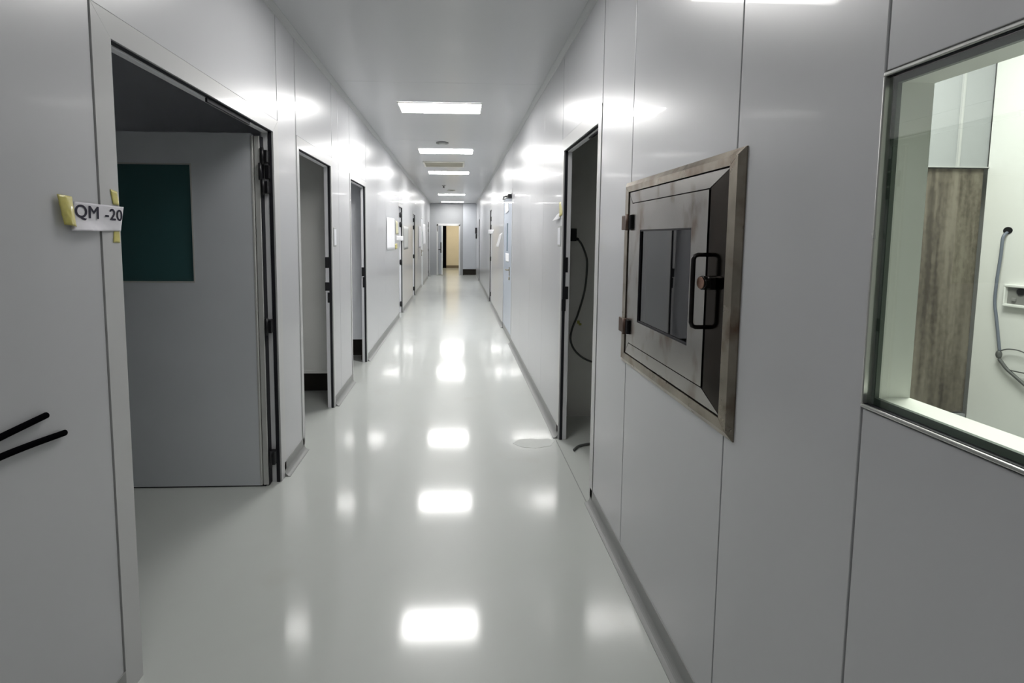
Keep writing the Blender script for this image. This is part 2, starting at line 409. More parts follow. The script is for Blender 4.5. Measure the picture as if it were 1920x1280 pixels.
d6 = empty('door_6', (XL, 24.0, 0), 'flush pale left door with lever handle near the far end', 'door', kind='structure')
flush_door(-1, OPEN_L[5], d6, M['leaf'], (24.15, 24.38, 1.25, 1.6), 23.75, 1.02)
d12 = empty('door_12', (XL, 29.25, 0), 'last doorway on the left wall beside the end wall', 'door', kind='structure'); shut_door(-1, OPEN_L[6], d12, M['leaf'])

d7 = empty('door_7', (XR, 4.9, 0), 'open right doorway beyond the steel hatch with a cable inside', 'door', kind='structure')
frame_parts(1, OPEN_R[0], d7)
strikes(1, OPEN_R[0][1], [(1.21, 1.315, .006, .040), (1.02, 1.11, .012, .046), (.935, 1.02, .002, .030)], d7)
b = MB()
for k in range(5): b.box(wx(1, .030 + .003 * k), wx(1, .034 + .003 * k), 4.35, 4.75 - .02 * k, 2.028, 2.036)
b.build('header_seal', M['gasket'], d7)

b = MB(); b.box(wx(1, -.022), wx(1, -.017), 4.16, 5.60, .0002, .0012); b.build('threshold_joint', M['cove'], d7)
d8 = empty('door_8', (XR, 11.8, 0), 'shut pale blue right door with white notes and slim window', 'door', kind='structure')
lf8 = flush_door(1, OPEN_R[1], d8, M['blue_leaf'], (11.75, 12.05, 1.25, 1.66), 11.28, .975, .10)
b = MB(); b.box(wx(1, .0), wx(1, -.05), 10.95, 11.25, 1.985, 2.035, .004)
b.tube([(wx(1, -.045), 11.1, 2.015), (wx(1, -.07), 11.6, 2.03), (wx(1, -.02), 12.6, 2.04)], .012, smooth_n=1)
b.build('door_closer', M['black'], d8)
d9 = empty('door_9', (XR, 17.7, 0), 'shut recessed right door with dark hinged edge beyond the blue door', 'door', kind='structure'); shut_door(1, OPEN_R[2], d9, M['leaf'])
d10 = empty('door_10', (XR, 26.6, 0), 'last recessed door on the right wall near the end column', 'door', kind='structure'); shut_door(1, OPEN_R[3], d10, M['leaf'])

# ------------------------------------------------------------------ rooms off the corridor
def room(name, boxes, m, label, cat='wall'):
    b = MB()
    for bx in boxes: b.box(*bx)
    return tag(struct(b.build(name, m)), label, cat)
LXo = XL - TH
room('wall_left_room', [(-4.55, -4.45, Y0, 31, 0, ZC), (-4.45, LXo, 5.17, 5.23, 0, ZC), (-4.45, LXo, .5, .56, 0, ZC), (-4.45, LXo, 9.9, 9.96, 0, ZC), (-4.45, LXo, 7.60, 7.66, 0, ZC)],
     M['room'], 'unlit grey walls of the rooms behind the left doorways')
def air_column(name, x0, x1, yf, depth, zt, m, label):
    # return-air shaft: panel face that stops above the floor over a dark opening
    e = empty(name, ((x0 + x1) / 2, yf, 0), label, 'air shaft', kind='structure')
    b = MB(); b.box(x0, x1, yf, yf + .05, zt, ZC, .002); b.box(x0, x1, yf - .006, yf + .05, zt - .012, zt + .018, .002)
    b.build('panel', m, e)
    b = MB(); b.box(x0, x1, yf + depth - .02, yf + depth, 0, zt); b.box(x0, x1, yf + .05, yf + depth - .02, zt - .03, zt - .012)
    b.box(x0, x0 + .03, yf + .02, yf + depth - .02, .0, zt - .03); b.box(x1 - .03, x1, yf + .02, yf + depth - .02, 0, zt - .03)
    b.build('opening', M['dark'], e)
    return e
air_column('trim_3', -2.3, LXo - .002, 7.2, .36, .235, M['roomolive'], 'pale service panel with dark gap below behind second left doorway')
air_column('trim_4', -2.3, LXo - .002, 9.42, .44, .26, M['room'], 'service panel with dark gap below behind third left doorway')
air_column('trim_5', .228, XR - .002, 30.75, .25, .245, M['greycol'], 'grey service column with dark gap below at the corridor end')
# right-hand rooms
RXo = XR + TH
room('wall_right_room', [(RXo, 2.6, 6.35, 6.42, 0, ZC), (2.55, 2.62, 3.62, 6.35, 0, ZC)], M['roomolive'], 'dim grey wall seen through the right doorway')
room('wall_bright_room', [(2.41, 2.47, Y0, 3.552, 0, ZC)], M['white'], 'brightly lit white wall seen through the viewing window')
room('wall_bright_room_back', [(RXo, 2.02, 3.56, 3.60, 0, ZC), (2.02, 2.41, 3.56, 3.60, 1.785, ZC), (2.02, 2.41, 3.56, 3.60, 0, .63)], M['endpanel'], 'grey end wall above the bare board behind the window')
room('wall_near', [(-4.6, 2.6, Y0 - .1, Y0, 0, ZC)], M['wall'], 'grey wall closing the corridor behind the viewer')
b = MB(); b.box(2.258, 2.268, 3.545, 3.56, 1.784, 2.6); b.box(2.02, 2.41, 3.545, 3.56, 1.779, 1.784)
tag(struct(b.build('trim_6', M['plate'])), 'thin white joint strips on the grey end wall behind the window', 'trim')
b = MB(); b.box(2.015, 2.405, 3.575, 3.598, .64, 1.776)
tag(struct(b.build('trim_7', M['board'])), 'weathered brown board set in the end wall seen through the window', 'board')

# end wall with open door, room beyond
EW = Y1
b = MB(); DX0, DX1, DZ = -.76, .10, 1.93
b.box(-4.5, DX0, EW, EW + .06, 0, ZC); b.box(DX1, XR + .6, EW, EW + .06, 0, ZC); b.box(DX0, DX1, EW, EW + .06, DZ, ZC)
tag(struct(b.build('wall_far', M['greyend'])), 'grey wall closing the far end of the corridor', 'wall')
d11 = empty('door_11', (-.33, EW, 0), 'half open door in the far end wall showing a beige room', 'door', kind='structure')
b = MB(); b.box(DX0 - .02, DX0 + .04, EW - .02, EW + .07, 0, DZ); b.box(DX1 - .03, DX1 + .02, EW - .02, EW + .07, 0, DZ); b.box(DX0 - .02, DX1 + .02, EW - .02, EW + .07, DZ - .05, DZ + .03)
b.build('frame', M['frame'], d11)
b = MB(); b.prism([(-.715, EW + .0), (-.68, EW - .02), (-.54, EW - .30), (-.575, EW - .31)], 'z', .02, DZ - .06)
lf = b.build('leaf', M['greycol'], d11)
b = MB(); b.box(-.585, -.545, EW - .33, EW - .30, .02, DZ - .06); b.build('edge_trim', M['edge'], lf)
b = MB(); b.cyl((-.60, EW - .30, .98), (-.60, EW - .38, .98), .014); b.cyl((-.60, EW - .38, .98), (-.70, EW - .36, .98), .014); b.box(-.63, -.585, EW - .31, EW - .30, .85, 1.25)
b.build('door_handle', M['black'], lf)
b = MB(); b.box(-1.6, .9, 38.0, 38.06, 0, ZC); b.box(-.52, .9, 38.06, 38.1, 0, ZC); b.box(.85, .9, 31.06, 38.0, 0, ZC)
bw = b.build('wall_beyond', M['beige']); tag(struct(bw), 'warm beige wall of the room beyond the end door', 'wall')
b = MB(); b.box(-1.6, -.5, 37.9, 37.99, 0, 2.2); tag(struct(b.build('door_13', M['blackcable'])), 'dark opening in the room beyond the end door', 'doorway')  # solid black slab; the opening's darkness is put into its colour
b = MB(); b.box(-.5, .85, 37.97, 37.999, 0, .12); tag(struct(b.build('baseboard_beyond', M['skirt'])), 'dark skirting of the beige room beyond the end door', 'skirting')

# ------------------------------------------------------------------ viewing window in the right wall
w1 = empty('window_1', (XR, .8, 1.149), 'large viewing window in the right wall looking into a bright white room', 'window', kind='structure')
y0, y1, z0, z1 = WIN
def ring(b, xa, xb, y0, y1, z0, z1, t, mi=0, bev=0):
    b.box(xa, xb, y0, y1, z0, z0 + t, bev, mi); b.box(xa, xb, y0, y1, z1 - t, z1, bev, mi)
    b.box(xa, xb, y0, y0 + t, z0 + t, z1 - t, bev, mi); b.box(xa, xb, y1 - t, y1, z0 + t, z1 - t, bev, mi)
b = MB(); ring(b, XR - .004, XR + .02, y0, y1, z0, z1, .007, bev=.002); b.build('frame', M['alu'], w1)
b = MB(); ring(b, XR + .0, XR + .02, y0 + .004, y1 - .004, z0 + .006, z1 - .006, .002); b.build('gasket', M['gasket'], w1)
b = MB(); ring(b, XR + .012, XR + .02, y0 + .008, y1 - .008, z0 + .008, z1 - .008, .012); b.build('glass_spacer', M['spacer'], w1)
b = MB(); b.box(XR + .004, XR + .008, y0 + .008, y1 - .008, z0 + .008, z1 - .008); b.build('pane', M['glass'], w1)
b = MB(); xa, xb = XR + .02, XR + .082
b.box(xa, xb, y1 - .012, y1 + .03, z0, z1); b.box(xa, xb, y0, y1, z0 - .02, z0 + .018); b.box(xa, xb, y0, y1, z1 - .018, z1 + .02); b.box(xa, xb, y0 - .03, y0 + .01, z0, z1)
b.build('window_sill', M['sillw'], w1)
b = MB(); b.box(XR + .0555, XR + .083, Y0, y0 - .03, 0, ZC); b.box(XR + .0555, XR + .083, y1 + .03, 2.0, 0, ZC); b.box(XR + .0555, XR + .083, y0 - .03, y1 + .03, 0, z0 - .02); b.box(XR + .0555, XR + .083, y0 - .03, y1 + .03, z1 + .02, ZC)
tag(struct(b.build('wall_window_lining', M['white'])), 'white inner lining around the viewing window', 'wall')
b = MB(); b.quadbox([(XR - .005, 1.374, 1.468), (XR - .005, 1.381, 1.462), (XR - .008, 1.368, 1.455)], [(XR - .002, 1.374, 1.47), (XR - .002, 1.385, 1.462), (XR - .004, 1.366, 1.452)])
b.build('loose_seal', M['plate'], w1)

# socket box and cable in the bright room
X = 2.41
s = empty('socket_box', (X, 3.26, 1.21), 'white wall socket box with empty recess in the bright room', 'socket')
b = MB(); ring(b, X - .022, X - .0005, 3.17, 3.347, 1.165, 1.262, .012, bev=.003); b.build('housing', M['white'], s)
b = MB(); b.box(X - .008, X - .0005, 3.182, 3.335, 1.177, 1.25); b.build('recess', M['recess'], s)
b = MB(); b.cyl((X - .012, 3.25, 1.233), (X - .0085, 3.25, 1.233), .014); b.build('knockout', M['black'], s)
b = MB(); b.box(X - .016, X - .0085, 3.275, 3.30, 1.19, 1.205, .002); b.build('terminal', M['plug'], s)
c = empty('wall_cable', (X, 3.38, 1.49), 'grey cable hanging from a round hole in the white wall behind the window', 'cable')
b = MB(); b.cyl((X - .003, 3.38, 1.495), (X - .0005, 3.38, 1.495), .0155); b.build('cable_hole', M['black'], c)
o_ = X - .02
b = MB(); b.tube([(X - .003, 3.38, 1.487), (o_, 3.381, 1.465), (o_, 3.385, 1.389), (o_, 3.396, 1.271), (o_, 3.396, 1.176), (o_, 3.375, 1.106), (o_, 3.349, 1.014), (o_, 3.336, .968)], .0052); b.build('cord', M['bluecable'], c)
b = MB(); b.ball((o_, 3.338, .950), .010, (1, 1, 1.9)); b.build('knot', M['cable'], c)
b = MB(); b.tube([(o_, 3.332, .93), (o_, 3.31, .915), (o_, 3.278, .894), (o_, 3.225, .872), (o_, 3.12, .83)], .0065); b.build('tail', M['cable'], c)
b = MB(); b.tube([(o_, 3.335, .965), (o_, 3.30, .978), (o_, 3.26, .984), (o_, 3.207, .984), (o_, 3.14, .972)], .0026)
b.build('loose_wire', M['cable'], c)
b = MB(); b.tube([(o_, 3.275, .892), (o_, 3.22, .893), (o_, 3.14, .895)], .0026); b.build('loose_wire', M['cable'], c)

# ------------------------------------------------------------------ stainless pass-through hatch
p = empty('pass_hatch', (XR, 2.755, .91), 'stained stainless steel pass-through hatch with dark window in right wall', 'hatch')
b = MB(); fy0, fy1, fz0, fz1 = 2.028, 3.482, .912, 1.687
iy0, iy1, iz0, iz1 = 2.122, 3.388, .958, 1.645
xo, xi = XR - .014, XR + .004
def mitre(b, xa, xb, O, I, mi=0):
    (a0, a1, c0, c1), (e0, e1, g0, g1) = O, I; g = .0008
    b.prism([(a0 + g, c0), (a1 - g, c0), (e1 - g, g0), (e0 + g, g0)], 'x', xa, xb, mi)
    b.prism([(a0 + g, c1), (a1 - g, c1), (e1 - g, g1), (e0 + g, g1)], 'x', xa, xb, mi)
    b.prism([(a0, c0 + g), (a0, c1 - g), (e0, g1 - g), (e0, g0 + g)], 'x', xa, xb, mi)
    b.prism([(a1, c0 + g), (a1, c1 - g), (e1, g1 - g), (e1, g0 + g)], 'x', xa, xb, mi)
my0, my1, mz0, mz1 = fy0 + .034, fy1 - .034, fz0 + .018, fz1 - .018
mitre(b, xo, xi, (my0, my1, mz0, mz1), (iy0, iy1, iz0, iz1)); b.build('flange', M['steelflange'], p)
b = MB(); xl = XR - .0035
for O, I in ((((fy0, fz0), (fy1, fz0)), ((my1, mz0), (my0, mz0))), (((fy0, fz1), (fy1, fz1)), ((my1, mz1), (my0, mz1))),
             (((fy0, fz0), (fy0, fz1)), ((my0, mz1), (my0, mz0))), (((fy1, fz0), (fy1, fz1)), ((my1, mz1), (my1, mz0)))):
    b.quadbox([(xl, *O[0]), (xl, *O[1]), (xo, *I[0]), (xo, *I[1])], [(xi, *O[0]), (xi, *O[1]), (xi, *I[0]), (xi, *I[1])])
b.build('flange_bevel', M['steelflange'], p)
b = MB(); py0, py1, pz0, pz1 = 2.298, 3.316, 1.012, 1.593
xa, xb = XR - .010, XR + .02; gg = .004
b.prism([(iy0 + gg, iz1 - gg), (iy1 - gg, iz1 - gg), (py1, pz1 + gg), (py0, pz1 + gg)], 'x', xa, xb)
b.prism([(iy0 + gg, iz0 + gg), (iy1 - gg, iz0 + gg), (py1, pz0 - gg), (py0, pz0 - gg)], 'x', xa, xb)
b.prism([(iy1 - gg, iz0 + gg), (iy1 - gg, iz1 - gg), (py1 + gg, pz1), (py1 + gg, pz0)], 'x', xa, xb)
b.build('inner_frame', M['steel'], p)
b = MB()
b.prism([(iy0 + gg, iz0 + gg + .001), (iy0 + gg, iz1 - gg - .001), (py0 - .014, pz1 + gg), (py0 - .014, pz0 - gg)], 'x', xa, xb)
b.build('latch_strip', M['steelstrip'], p)
b = MB(); b.box(XR + .0, XR + .02, iy0, iy1, iz0, iz0 + .06); b.box(XR + .0, XR + .02, iy0, iy1, iz1 - .06, iz1); b.box(XR + .0, XR + .02, iy0, py0 + .01, iz0, iz1); b.box(XR + .0, XR + .02, py1 - .01, iy1, iz0, iz1)
b.build('door_seal', M['gasket'], p)
gy0, gy1, gz0, gz1 = 2.462, 3.168, 1.114, 1.485
b = MB(); xa = XR - .011
b.box(xa, xb, py0 + .003, gy0, pz0, pz1); b.box(xa, xb, gy1, py1 - .001, pz0, pz1); b.box(xa, xb, gy0, gy1, pz0, gz0); b.box(xa, xb, gy0, gy1, gz1, pz1)
hd = b.build('hatch_door', M['steel'], p)
b = MB(); b.box(XR - .004, XR + .004, gy0, gy1, gz0, gz1); b.build('pane', M['smoke'], hd)
b = MB(); ring(b, XR - .0105, XR - .004, gy0, gy1, gz0, gz1, .006); b.build('pane_gasket', M['gasket'], hd)
hy, hx = 2.299, XR - .049
b = MB(); b.tube([(XR - .012, hy, 1.405), (hx + .014, hy, 1.405), (hx + .004, hy, 1.401), (hx, hy, 1.391), (hx, hy, 1.30), (hx, hy, 1.206), (hx + .004, hy, 1.196), (hx + .014, hy, 1.192), (XR - .012, hy, 1.192)], .0065, smooth_n=1, seg=12)
b.build('handle', M['rodblack'], hd)
lk = MB(); lk.cyl((XR - .010, 2.245, 1.326), (XR - .040, 2.245, 1.326), .0205, 24, bev=.003); lk.box(XR - .03, XR - .010, 2.20, 2.29, 1.308, 1.344, .004)
lko = lk.build('lock', M['rodblack'], hd)
b = MB(); b.cyl((XR - .040, 2.245, 1.326), (XR - .043, 2.245, 1.326), .017, 20); b.build('lock_cap', M['lockcap'], lko)
for z in (1.518, 1.078):
    b = MB(); b.box(XR - .022, XR - .0105, 3.302, 3.345, z - .030, z + .030, .003); ho = b.build('hinge', M['black'], p)
    b = MB(); b.box(XR - .024, XR - .0145, 3.36, 3.47, z - .032, z + .030, .003); b.cyl((XR - .022, 3.352, z - .034), (XR - .022, 3.352, z + .033), .009); b.build('hinge_leaf', M['brown'], ho)
b = MB(); cx0, cx1 = XR + .02, XR + .40
b.box(cx0, cx1, 2.118, 2.13, .96, 1.64); b.box(cx0, cx1, 3.385, 3.398, .96, 1.64); b.box(cx0, cx1, 2.118, 3.398, .945, .96); b.box(cx0, cx1, 2.118, 3.398, 1.64, 1.655)
b.box(cx1 - .01, cx1, 2.118, 3.398, .96, 1.115); b.box(cx1 - .01, cx1, 2.118, 3.398, 1.49, 1.64); b.box(cx1 - .01, cx1, 2.118, 2.45, 1.115, 1.49); b.box(cx1 - .01, cx1, 3.15, 3.398, 1.115, 1.49); b.box(cx1, cx1 + .006, 2.4, 3.2, 1.1, 1.5, mi=1)
b.build('chamber', [M['steelin'], M['gasket']], p)

# ------------------------------------------------------------------ ceiling lights and ceiling fittings
ords = ['worn ceiling light panel straight above the viewer, outside the picture', 'ceiling light panel nearest the camera, cut by the top edge', 'largest fully visible ceiling light panel, first in the row ahead', 'second bright ceiling light panel ahead, before the vent grille',
        'bright ceiling light panel just beyond the vent grille', 'small distant ceiling light panel, next to last in the row', 'farthest ceiling light panel, close to the end wall']
LW = (-.563, .228)
for i, y in enumerate(LIGHT_Y):
    e = empty('ceiling_light', (-.167, y, ZC), ords[i], 'light', 'ceiling lights along the corridor')
    b = MB(); ring_z = ZC - .012; x0, x1 = LW; ya, yb = y - .295, y + .295; t = .012
    b.box(x0 - t, x1 + t, ya - t, ya, ring_z, ZC - .0005, .002); b.box(x0 - t, x1 + t, yb, yb + t, ring_z, ZC - .0005, .002); b.box(x0 - t, x0, ya, yb, ring_z, ZC - .0005, .002); b.box(x1, x1 + t, ya, yb, ring_z, ZC - .0005, .002)
    b.build('frame', M['fixture'], e)
    b = MB(); b.box(x0, x1, ya, yb, ring_z + .002, ZC - .002); b.build('diffuser', M[('diffuser_weak', 'diffuser_old')[i] if i < 2 else 'diffuser'], e)
v = empty('ceiling_vent', (-.23, 14.35, ZC), 'cream rectangular vent grille in the ceiling between two lights', 'vent')
b = MB(); x0, x1, ya, yb = -.585, .125, 13.92, 14.82; t = .03
b.box(x0, x1, ya, ya + t, ZC - .02, ZC - .0005, .003); b.box(x0, x1, yb - t, yb, ZC - .02, ZC - .0005, .003); b.box(x0, x0 + t, ya + t, yb - t, ZC - .02, ZC - .0005, .003); b.box(x1 - t, x1, ya + t, yb - t, ZC - .02, ZC - .0005, .003)
b.build('frame', M['vent'], v)
b = MB(); b.box(x0 + t, x1 - t, ya + t, yb - t, ZC - .004, ZC - .0005); b.build('backing', M['ventd'], v)
b = MB()
for k in range(13):
    yy = ya + t + .03 + k * .064
    b.quadbox([(x0 + t, yy, ZC - .016), (x1 - t, yy, ZC - .016), (x1 - t, yy + .045, ZC - .006), (x0 + t, yy + .045, ZC - .006)], [(x0 + t, yy, ZC - .018), (x1 - t, yy, ZC - .018), (x1 - t, yy + .045, ZC - .008), (x0 + t, yy + .045, ZC - .008)])
b.build('slat', M['vent'], v)
def disc(name, x, y, r, h, label, cat, m):
    e = empty(name, (x, y, ZC), label, cat)
    b = MB(); b.cyl((x, y, ZC - .0005), (x, y, ZC - h), r, 32, bev=h * .3); b.build('base', m, e)
    b = MB(); b.cyl((x, y, ZC - h), (x, y, ZC - h - .008), r * .55, 24, bev=.002); b.build('cap', M['plate'], e)
disc('ceiling_sensor', -.205, 11.2, .085, .01, 'round flat grey ceiling disc just before the second light', 'sensor', M['plug'])
disc('ceiling_disc', -.16, 22.4, .10, .012, 'pale round ceiling disc in the distance before the far lights', 'sensor', M['vent'])
sp = empty('sprinkler', (-.335, 20.4, ZC), 'small dark sprinkler head on the ceiling past the third light', 'sprinkler')
b = MB(); b.cyl((-.335, 20.4, ZC - .0005), (-.335, 20.4, ZC - .012), .045, 20, bev=.003); b.build('escutcheon', M['plug'], sp)
b = MB(); b.cyl((-.335, 20.4, ZC - .012), (-.335, 20.4, ZC - .05), .012); b.cyl((-.335, 20.4, ZC - .05), (-.335, 20.4, ZC - .056), .03, 16); b.build('deflector', M['black'], sp)

# ------------------------------------------------------------------ paper sign with tape, letters
sg = empty('paper_sign', (XL, 2.42, 1.5), 'crumpled white paper sign reading QM -20 taped beside the wide left doorway', 'sign')
def sheet(side, corners, name, m, parent, lift, nu=14, nv=8, thick=.0008):
    # corners: (y, z) tl, tr, br, bl on a wall; lift(u, v) gives distance off the wall
    bm = bmesh.new(); G = []
    tl, tr, br, bl = [Vector(c) for c in corners]
    for j in range(nv + 1):
        row = []
        for i in range(nu + 1):
            u, v = i / nu, j / nv
            q = (tl * (1 - u) + tr * u) * (1 - v) + (bl * (1 - u) + br * u) * v
            row.append((q.x, q.y, lift(u, v)))
        G.append(row)
    A = [[bm.verts.new(S((wx(side, -l), y, z))) for (y, z, l) in r] for r in G]
    B = [[bm.verts.new(S((wx(side, -l - thick), y, z))) for (y, z, l) in r] for r in G]
    for j in range(nv):
        for i in range(nu):
            bm.faces.new((A[j][i], A[j][i + 1], A[j + 1][i + 1], A[j + 1][i])).smooth = True
            bm.faces.new((B[j][i], B[j + 1][i], B[j + 1][i + 1], B[j][i + 1])).smooth = True
    for i in range(nu):
        bm.faces.new((A[0][i], B[0][i], B[0][i + 1], A[0][i + 1])); bm.faces.new((A[nv][i], A[nv][i + 1], B[nv][i + 1], B[nv][i]))
    for j in range(nv):
        bm.faces.new((A[j][0], A[j + 1][0], B[j + 1][0], B[j][0])); bm.faces.new((A[j][nu], B[j][nu], B[j + 1][nu], A[j + 1][nu]))
    bmesh.ops.recalc_face_normals(bm, faces=bm.faces)
    me = bpy.data.meshes.new(name); bm.to_mesh(me); bm.free(); me.materials.append(m)
    o = bpy.data.objects.new(name, me); COL.objects.link(o)
    if parent is not None: o.parent = parent; o.matrix_parent_inverse = parent.matrix_world.inverted()
    return o
def lift_sign(u, v):
    base = .0045 + .0012 * math.sin(9 * u) * v
    curl = max(0, (v - .62) / .38)
    return base + (.020 * curl ** 1.6) * max(0, 1 - abs(u - .30) / .48) + .003 * noise.noise((u * 9, v * 7, 0)) * max(0, v - .4)
sheet(-1, [(2.262, 1.541), (2.586, 1.538), (2.555, 1.463), (2.225, 1.462)], 'paper', M['paper'], sg, lift_sign, 26, 14)
def lift_tape(a, k):
    return lambda u, v: a + k * (math.sin(u * 3.1) * .5 + .5) * (.4 + .6 * v) + .0015 * noise.noise((u * 6 + 3, v * 8, 1))
tp = sheet(-1, [(2.166, 1.556), (2.246, 1.553), (2.252, 1.472), (2.186, 1.478)], 'tape', M['tape'], sg, lift_tape(.004, .016), 12, 12); tp['label'] = 'curling yellow tape at the left end of the sign'
sheet(-1, [(2.498, 1.588), (2.548, 1.582), (2.555, 1.541), (2.512, 1.543)], 'tape', M['tape'], sg, lift_tape(.0035, .001), 6, 6)
sheet(-1, [(2.510, 1.466), (2.550, 1.470), (2.548, 1.428), (2.500, 1.429)], 'tape', M['tape'], sg, lift_tape(.0035, .001), 6, 6)
def lettering(txt, y, z, size, rot, side, parent, off, bold):
    cu = bpy.data.curves.new('lettering', 'FONT'); cu.body = txt; cu.size = size; cu.extrude = .0002; cu.space_character = 1.06
    to = bpy.data.objects.new('lettering_tmp', cu); COL.objects.link(to)
    bpy.context.view_layer.update()
    me = bpy.data.meshes.new_from_object(to.evaluated_get(bpy.context.evaluated_depsgraph_get()))
    bpy.data.objects.remove(to)
    bm = bmesh.new()
    for dx, dy in ((0, 0), (bold, 0), (-bold, 0), (0, bold), (0, -bold)):      # bold face
        n0 = len(bm.verts); bm.from_mesh(me); bm.verts.ensure_lookup_table()
        for v in bm.verts[n0:]: v.co.x += dx; v.co.y += dy; v.co.z += dx * .05 + dy * .03
    bm.to_mesh(me); bm.free()
    me.materials.clear(); me.materials.append(M['ink'])
    o = bpy.data.objects.new('lettering', me); COL.objects.link(o)
    # text x -> +Y, text y -> +Z, normal -> +X on the left wall
    mw = Matrix(((0, 0, 1, wx(side, -off)), (1, 0, 0, y * K), (0, 1, 0, z), (0, 0, 0, 1))) @ Matrix.Rotation(rot, 4, 'Z')
    o.parent = parent; o.matrix_parent_inverse = parent.matrix_world.inverted(); o.matrix_world = mw
    return o
lettering('QM', 2.258, 1.500, .049, -.03, -1, sg, .0068, .0007)
lettering('-20', 2.446, 1.497, .047, -.03, -1, sg, .0068, .0007)

# ------------------------------------------------------------------ notices down the corridor
def flat(k=.004): return lambda u, v: (k + .002 * math.sin(5 * u + 2 * v)) * min(1, v * 5) - .0006 * (v < .01)
e = sheet(-1, [(11.93, 1.735), (13.35, 1.745), (13.45, 1.235), (11.95, 1.25)], 'notice_sign', M['paperbright'], None, lambda u, v: .005 + .012 * (u - .4) ** 2)
tag(e, 'large white notice sheet taped on the left wall before the hinged door', 'notice')
e = sheet(-1, [(13.72, 1.73), (14.25, 1.71), (14.3, 1.50), (13.75, 1.49)], 'notice_strip', M['tapepale'], None, flat())
tag(e, 'pale yellowish strip of tape between white notice and hinged door', 'tape')
e = sheet(-1, [(13.55, 1.33), (14.05, 1.34), (14.05, 1.25), (13.6, 1.24)], 'tape_piece', M['tape'], None, flat())
tag(e, 'small yellow tape piece below the white notice sheet', 'tape')
e = sheet(-1, [(13.95, 1.47), (15.7, 1.46), (15.7, 1.37), (13.95, 1.385)], 'door_tape', M['paperbright'], None, lambda u, v: .008 - .0086 * (u < .01 or u > .99), 8, 4)
tag(e, 'white paper strip taped across the recessed left door edge', 'tape')
e = sheet(-1, [(15.75, 1.66), (17.3, 1.66), (17.2, 1.20), (15.8, 1.20)], 'notice_sign', M['plate'], None, flat())
tag(e, 'faint grey sheet on the left wall between two hinged doors', 'notice')
e = sheet(-1, [(22.0, 1.75), (23.2, 1.75), (23.2, 1.15), (22.0, 1.15)], 'notice_sign', M['paper'], None, flat())
tag(e, 'pale yellowish sheet on the far left wall before the flush door', 'notice')
e = sheet(-1, [(24.75, 1.85), (26.6, 1.85), (26.6, 1.2), (24.75, 1.2)], 'notice_sign', M['paperbright'], None, flat())
tag(e, 'white sheet on the left wall past the flush door with lever', 'notice')
n8 = sheet(1, [(11.7, 1.96), (12.3, 1.93), (12.1, 1.80), (11.55, 1.83)], 'door_note', M['paperbright'], None, lambda u, v: .01 * u - .0012 + .003 * v)
tag(n8, 'white note near the top of the pale blue door', 'note')
n8 = sheet(1, [(11.5, 1.22), (12.15, 1.22), (12.05, 1.09), (11.45, 1.10)], 'door_note', M['paperbright'], None, lambda u, v: .008 * u - .0045 + .003 * v)
tag(n8, 'white note under the slim window of the pale blue door', 'note')
e = sheet(1, [(13.05, 1.53), (13.5, 1.50), (14.75, 1.28), (14.2, 1.28)], 'torn_note', M['paperbright'], None, lambda u, v: (.005 + .02 * u) * min(1, u * 8 + v * 4) - .0005 * (u < .01))
tag(e, 'slanted torn white note on right wall past the pale blue door', 'note')
e = sheet(1, [(15.9, 1.60), (19.0, 1.63), (19.4, 1.53), (16.6, 1.52)], 'door_tape', M['paperbright'], None, lambda u, v: .008 - .0086 * (u < .01 or u > .99), 8, 4)
tag(e, 'white paper strip taped across the recessed right door edge', 'tape')
# small plates beside doors
for nm, side, ya, yb, za, zb, lab in (('name_plate', -1, 6.845, 6.985, 1.365, 1.525, 'small grey plate on the wall right after the second left doorway'),
                                      ('name_plate', 1, 5.66, 5.83, 1.39, 1.535, 'small grey plate on the wall beyond the right doorway')):
    pe = empty(nm, (wx(side, 0), ya, za), lab, 'plate', 'grey plates beside doorways')
    b = MB(); b.box(wx(side, .0004), wx(side, -.006), ya, yb, za, zb, .002); b.build('plate', M['plate'], pe)
    b = MB(); b.box(wx(side, -.0062), wx(side, -.008), ya + .012, yb - .012, za + .012, zb - .012, .001); b.build('insert', M['room'], pe)
e = sheet(1, [(5.615, 1.705), (5.80, 1.705), (5.74, 1.60), (5.615, 1.61)], 'tape_scrap', M['tape'], None, lambda u, v: .004 * u + .004 * v - .0005)
tag(e, 'yellow tape scrap above the plate beside the right doorway', 'tape')
e = sheet(1, [(5.70, 1.635), (5.95, 1.62), (5.93, 1.575), (5.74, 1.585)], 'paper_scrap', M['paperbright'], None, lambda u, v: .03 * v * u - .0005 + .004 * v)
tag(e, 'curled white paper scrap under the yellow tape by the right doorway', 'paper')

# socket and cable in the right room
e = empty('wall_socket', (.92, 6.35, 1.47), 'black plug in a wall socket inside the right doorway', 'socket')
b = MB(); b.box(.885, .945, 6.325, 6.3495, 1.425, 1.525, .004); b.build('plug_body', M['rubber'], e)
b = MB(); b.cyl((.945, 6.335, 1.447), (.958, 6.335, 1.438), .011, 12); b.build('strain_relief', M['rubber'], e)
yy = 6.335
e = empty('power_cable', (1.0, yy, 1.2), 'thin dark cable looping down the wall inside the right doorway', 'cable')
b = MB(); b.tube([(.958, yy, 1.438), (.99, yy, 1.394), (1.024, yy, 1.31), (1.035, yy, 1.225), (1.02, yy, 1.033), (.969, yy, .839), (.925, yy, .72), (.917, yy, .622), (.962, yy, .535), (1.05, yy, .47), (1.2, yy, .42)], .008); b.build('cord', M['cable'], e)
b = MB(); b.box(.965, .985, 6.326, 6.346, .765, .79, .003); b.box(.978, 1.0, 6.328, 6.345, .752, .77, .003); b.build('cable_tag', M['tag'], e)
